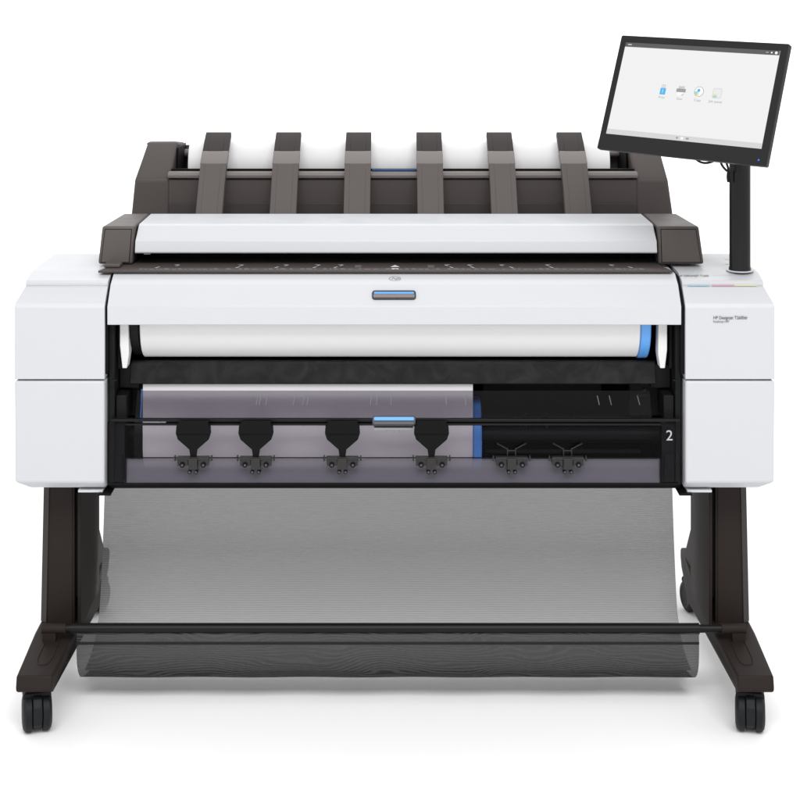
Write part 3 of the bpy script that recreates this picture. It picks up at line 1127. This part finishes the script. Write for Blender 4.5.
arc([pt(692, 154, .06), pt(697, 160, .06), pt(703, 162.8, .06), pt(710, 162.4, .06), pt(716, 159.5, .06), pt(720, 155, .06)])
arc([pt(719, 158, .055), pt(722.5, 166, .055), pt(727, 171, .06)])
arc([pt(724.5, 158, .06), pt(727.5, 166, .06), pt(729, 172, .065)])
arc([pt(728.8, 171, .07), pt(728.2, 177, .07), pt(728.8, 182, .07)], 0.0032)
obj('cable', bm, M['black_gloss'], pole)

# --- writing and colour marks on the covers ----------------------------------------------
Yt = -0.0008
text('model_lettering', 'HP Designjet T2600dr', 0.0080, (X(713.2, Yt), Yt, Z(319.2, Yt)), (PI / 2, 0, 0), M['lettering'], cover_r, 0.0003, sx=0.86)
text('model_subtitle', 'PostScript MFP', 0.0052, (X(713.2, Yt), Yt, Z(322.6, Yt)), (PI / 2, 0, 0), M['ink_dim'], cover_r, 0.0003, sx=0.9)
for nm, a, c in (('cyan', 688, 709.3), ('magenta', 712, 734), ('yellow', 734.3, 757)):
    bm = BM()
    box(bm, X(a, .034), X(c, .034), 0.0330, 0.0358, 0.7562, 0.7576)
    obj('ink_stripe', bm, M[nm], cover_r, label='thin %s stripe under the lip of the right cover' % nm)
tl = math.radians(12.2)
text('top_lettering', 'HP DESIGNJET T2600', 0.011, (X(678.5, .058), 0.054, 0.7698), (tl, 0, 0), M['ink_dim'], cover_r, 0.0002, sx=0.55)
bm = BM()
quad(bm, X(712, .06), X(733, .06), 0.0605, 0.0612, 0.7712)
for yy in (0.155, 0.21):
    quad(bm, X(725, yy), X(729, yy), yy, yy + 0.003, 0.7753)
obj('fine_mark', bm, M['ink_dim'], cover_r, smooth=False)

# ------------------------------------------------------------------ paper
# upper roll
ru = bpy.data.objects.new('paper_roll', None)
COL.objects.link(ru)
ru.location = (0, 0.104, 0.686)
ru['label'] = 'wide white paper roll loaded in the upper drawer, blue ring at its right end'
ru['category'] = 'paper roll'
ru['group'] = 'paper rolls in the printer'
x0, x1 = X(140.5, .04), X(640, .04)
bm = BM()
lathe_x(bm, [(x0, 0.030), (x0, 0.0725), (x0 + 0.0015, 0.074), (x1 - 0.0015, 0.074), (x1, 0.0725), (x1, 0.030)], 0, 0, 72)
obj('paper', bm, M['paper'], ru)
bm = BM()
lathe_x(bm, [(x1 + 0.0005, 0.02), (x1 + 0.0005, 0.0745), (x1 + 0.002, 0.0765), (x1 + 0.017, 0.0765), (x1 + 0.019, 0.0745), (x1 + 0.019, 0.02)], 0, 0, 64)
obj('end_ring', bm, M['blue_light'], ru)
bm = BM()
lathe_x(bm, [(x0 - 0.0215, 0.02), (x0 - 0.0215, 0.064), (x0 - 0.018, 0.070), (x0 - 0.004, 0.070), (x0 - 0.0008, 0.060), (x0 - 0.0008, 0.02)], 0, 0, 64)
lathe_x(bm, [(x0 - 0.036, 0.012), (x0 - 0.036, 0.016), (x0 - 0.021, 0.016), (x0 - 0.021, 0.012)], 0, 0, 24)
obj('end_flange', bm, M['interior_grey'], ru)
bm = BM()
lathe_x(bm, [(x1 + 0.0192, 0.01), (x1 + 0.0192, 0.016), (x1 + 0.036, 0.016), (x1 + 0.036, 0.01)], 0, 0, 24)
obj('spindle', bm, M['interior'], ru)

# lower roll with the leading sheet going up into the printer
rl = bpy.data.objects.new('paper_roll', None)
COL.objects.link(rl)
rl.location = (0, 0.125, 0.458)
rl['label'] = 'narrower paper roll behind the smoky window of the lower drawer'
rl['category'] = 'paper roll'
rl['group'] = 'paper rolls in the printer'
x0, x1 = X(142.5, .06), X(473, .06)
R = 0.0635
bm = BM()
lathe_x(bm, [(x0, 0.030), (x0, R), (x1, R), (x1, 0.030)], 0, 0, 72)
obj('paper', bm, M['paper'], rl)
bm = BM()
web = [(-0.062, 0.012), (-0.0625, 0.040), (-0.0612, 0.075), (-0.0590, 0.1085)]
web = [(y, z) for y, z in web]
prism(bm, [(y, z + 0.0012) for y, z in web] + [(y, z) for y, z in reversed(web)], x0, x1)
obj('leading_sheet', bm, M['paper'], rl)
bm = BM()
lathe_x(bm, [(x1 + 0.0005, 0.02), (x1 + 0.0005, 0.068), (x1 + 0.002, 0.070), (x1 + 0.0145, 0.070), (x1 + 0.0165, 0.068), (x1 + 0.0165, 0.02)], 0, 0, 64)
obj('end_ring', bm, M['blue'], rl)
bm = BM()
lathe_x(bm, [(x0 - 0.016, 0.02), (x0 - 0.016, 0.066), (x0 - 0.0008, 0.066), (x0 - 0.0008, 0.02)], 0, 0, 64)
lathe_x(bm, [(x0 - 0.035, 0.012), (x0 - 0.035, 0.016), (x0 - 0.0155, 0.016), (x0 - 0.0155, 0.012)], 0, 0, 24)
obj('end_flange', bm, M['interior_grey'], rl)
bm = BM()
lathe_x(bm, [(x1 + 0.0168, 0.01), (x1 + 0.0168, 0.014), (0.50, 0.014), (0.50, 0.01)], 0, 0, 24)
obj('spindle', bm, M['interior_grey'], rl)
bm = BM()
prism(bm, [(-0.068, 0.045), (-0.052, 0.096), (-0.050, 0.099), (-0.066, 0.048)], x0 - 0.0045, x0 - 0.0015)
obj('blue_edge', bm, M['blue'], rl)

# paper lying over the stacker
bm = BM()
x0, x1 = X(189.5, .53), X(608.5, .53)
cy, cz, r = 0.556, 0.9258, 0.0530
lathe_x(bm, [(x0, 0.02), (x0, r - 0.001), (x0 + 0.001, r), (x1 - 0.001, r), (x1, r - 0.001), (x1, 0.02)], cy, cz, 72)
o = obj('paper_bundle', bm, M['paper'])
o['label'] = 'rolled white paper lying behind the six brown arms on top of the printer'
o['category'] = 'paper'
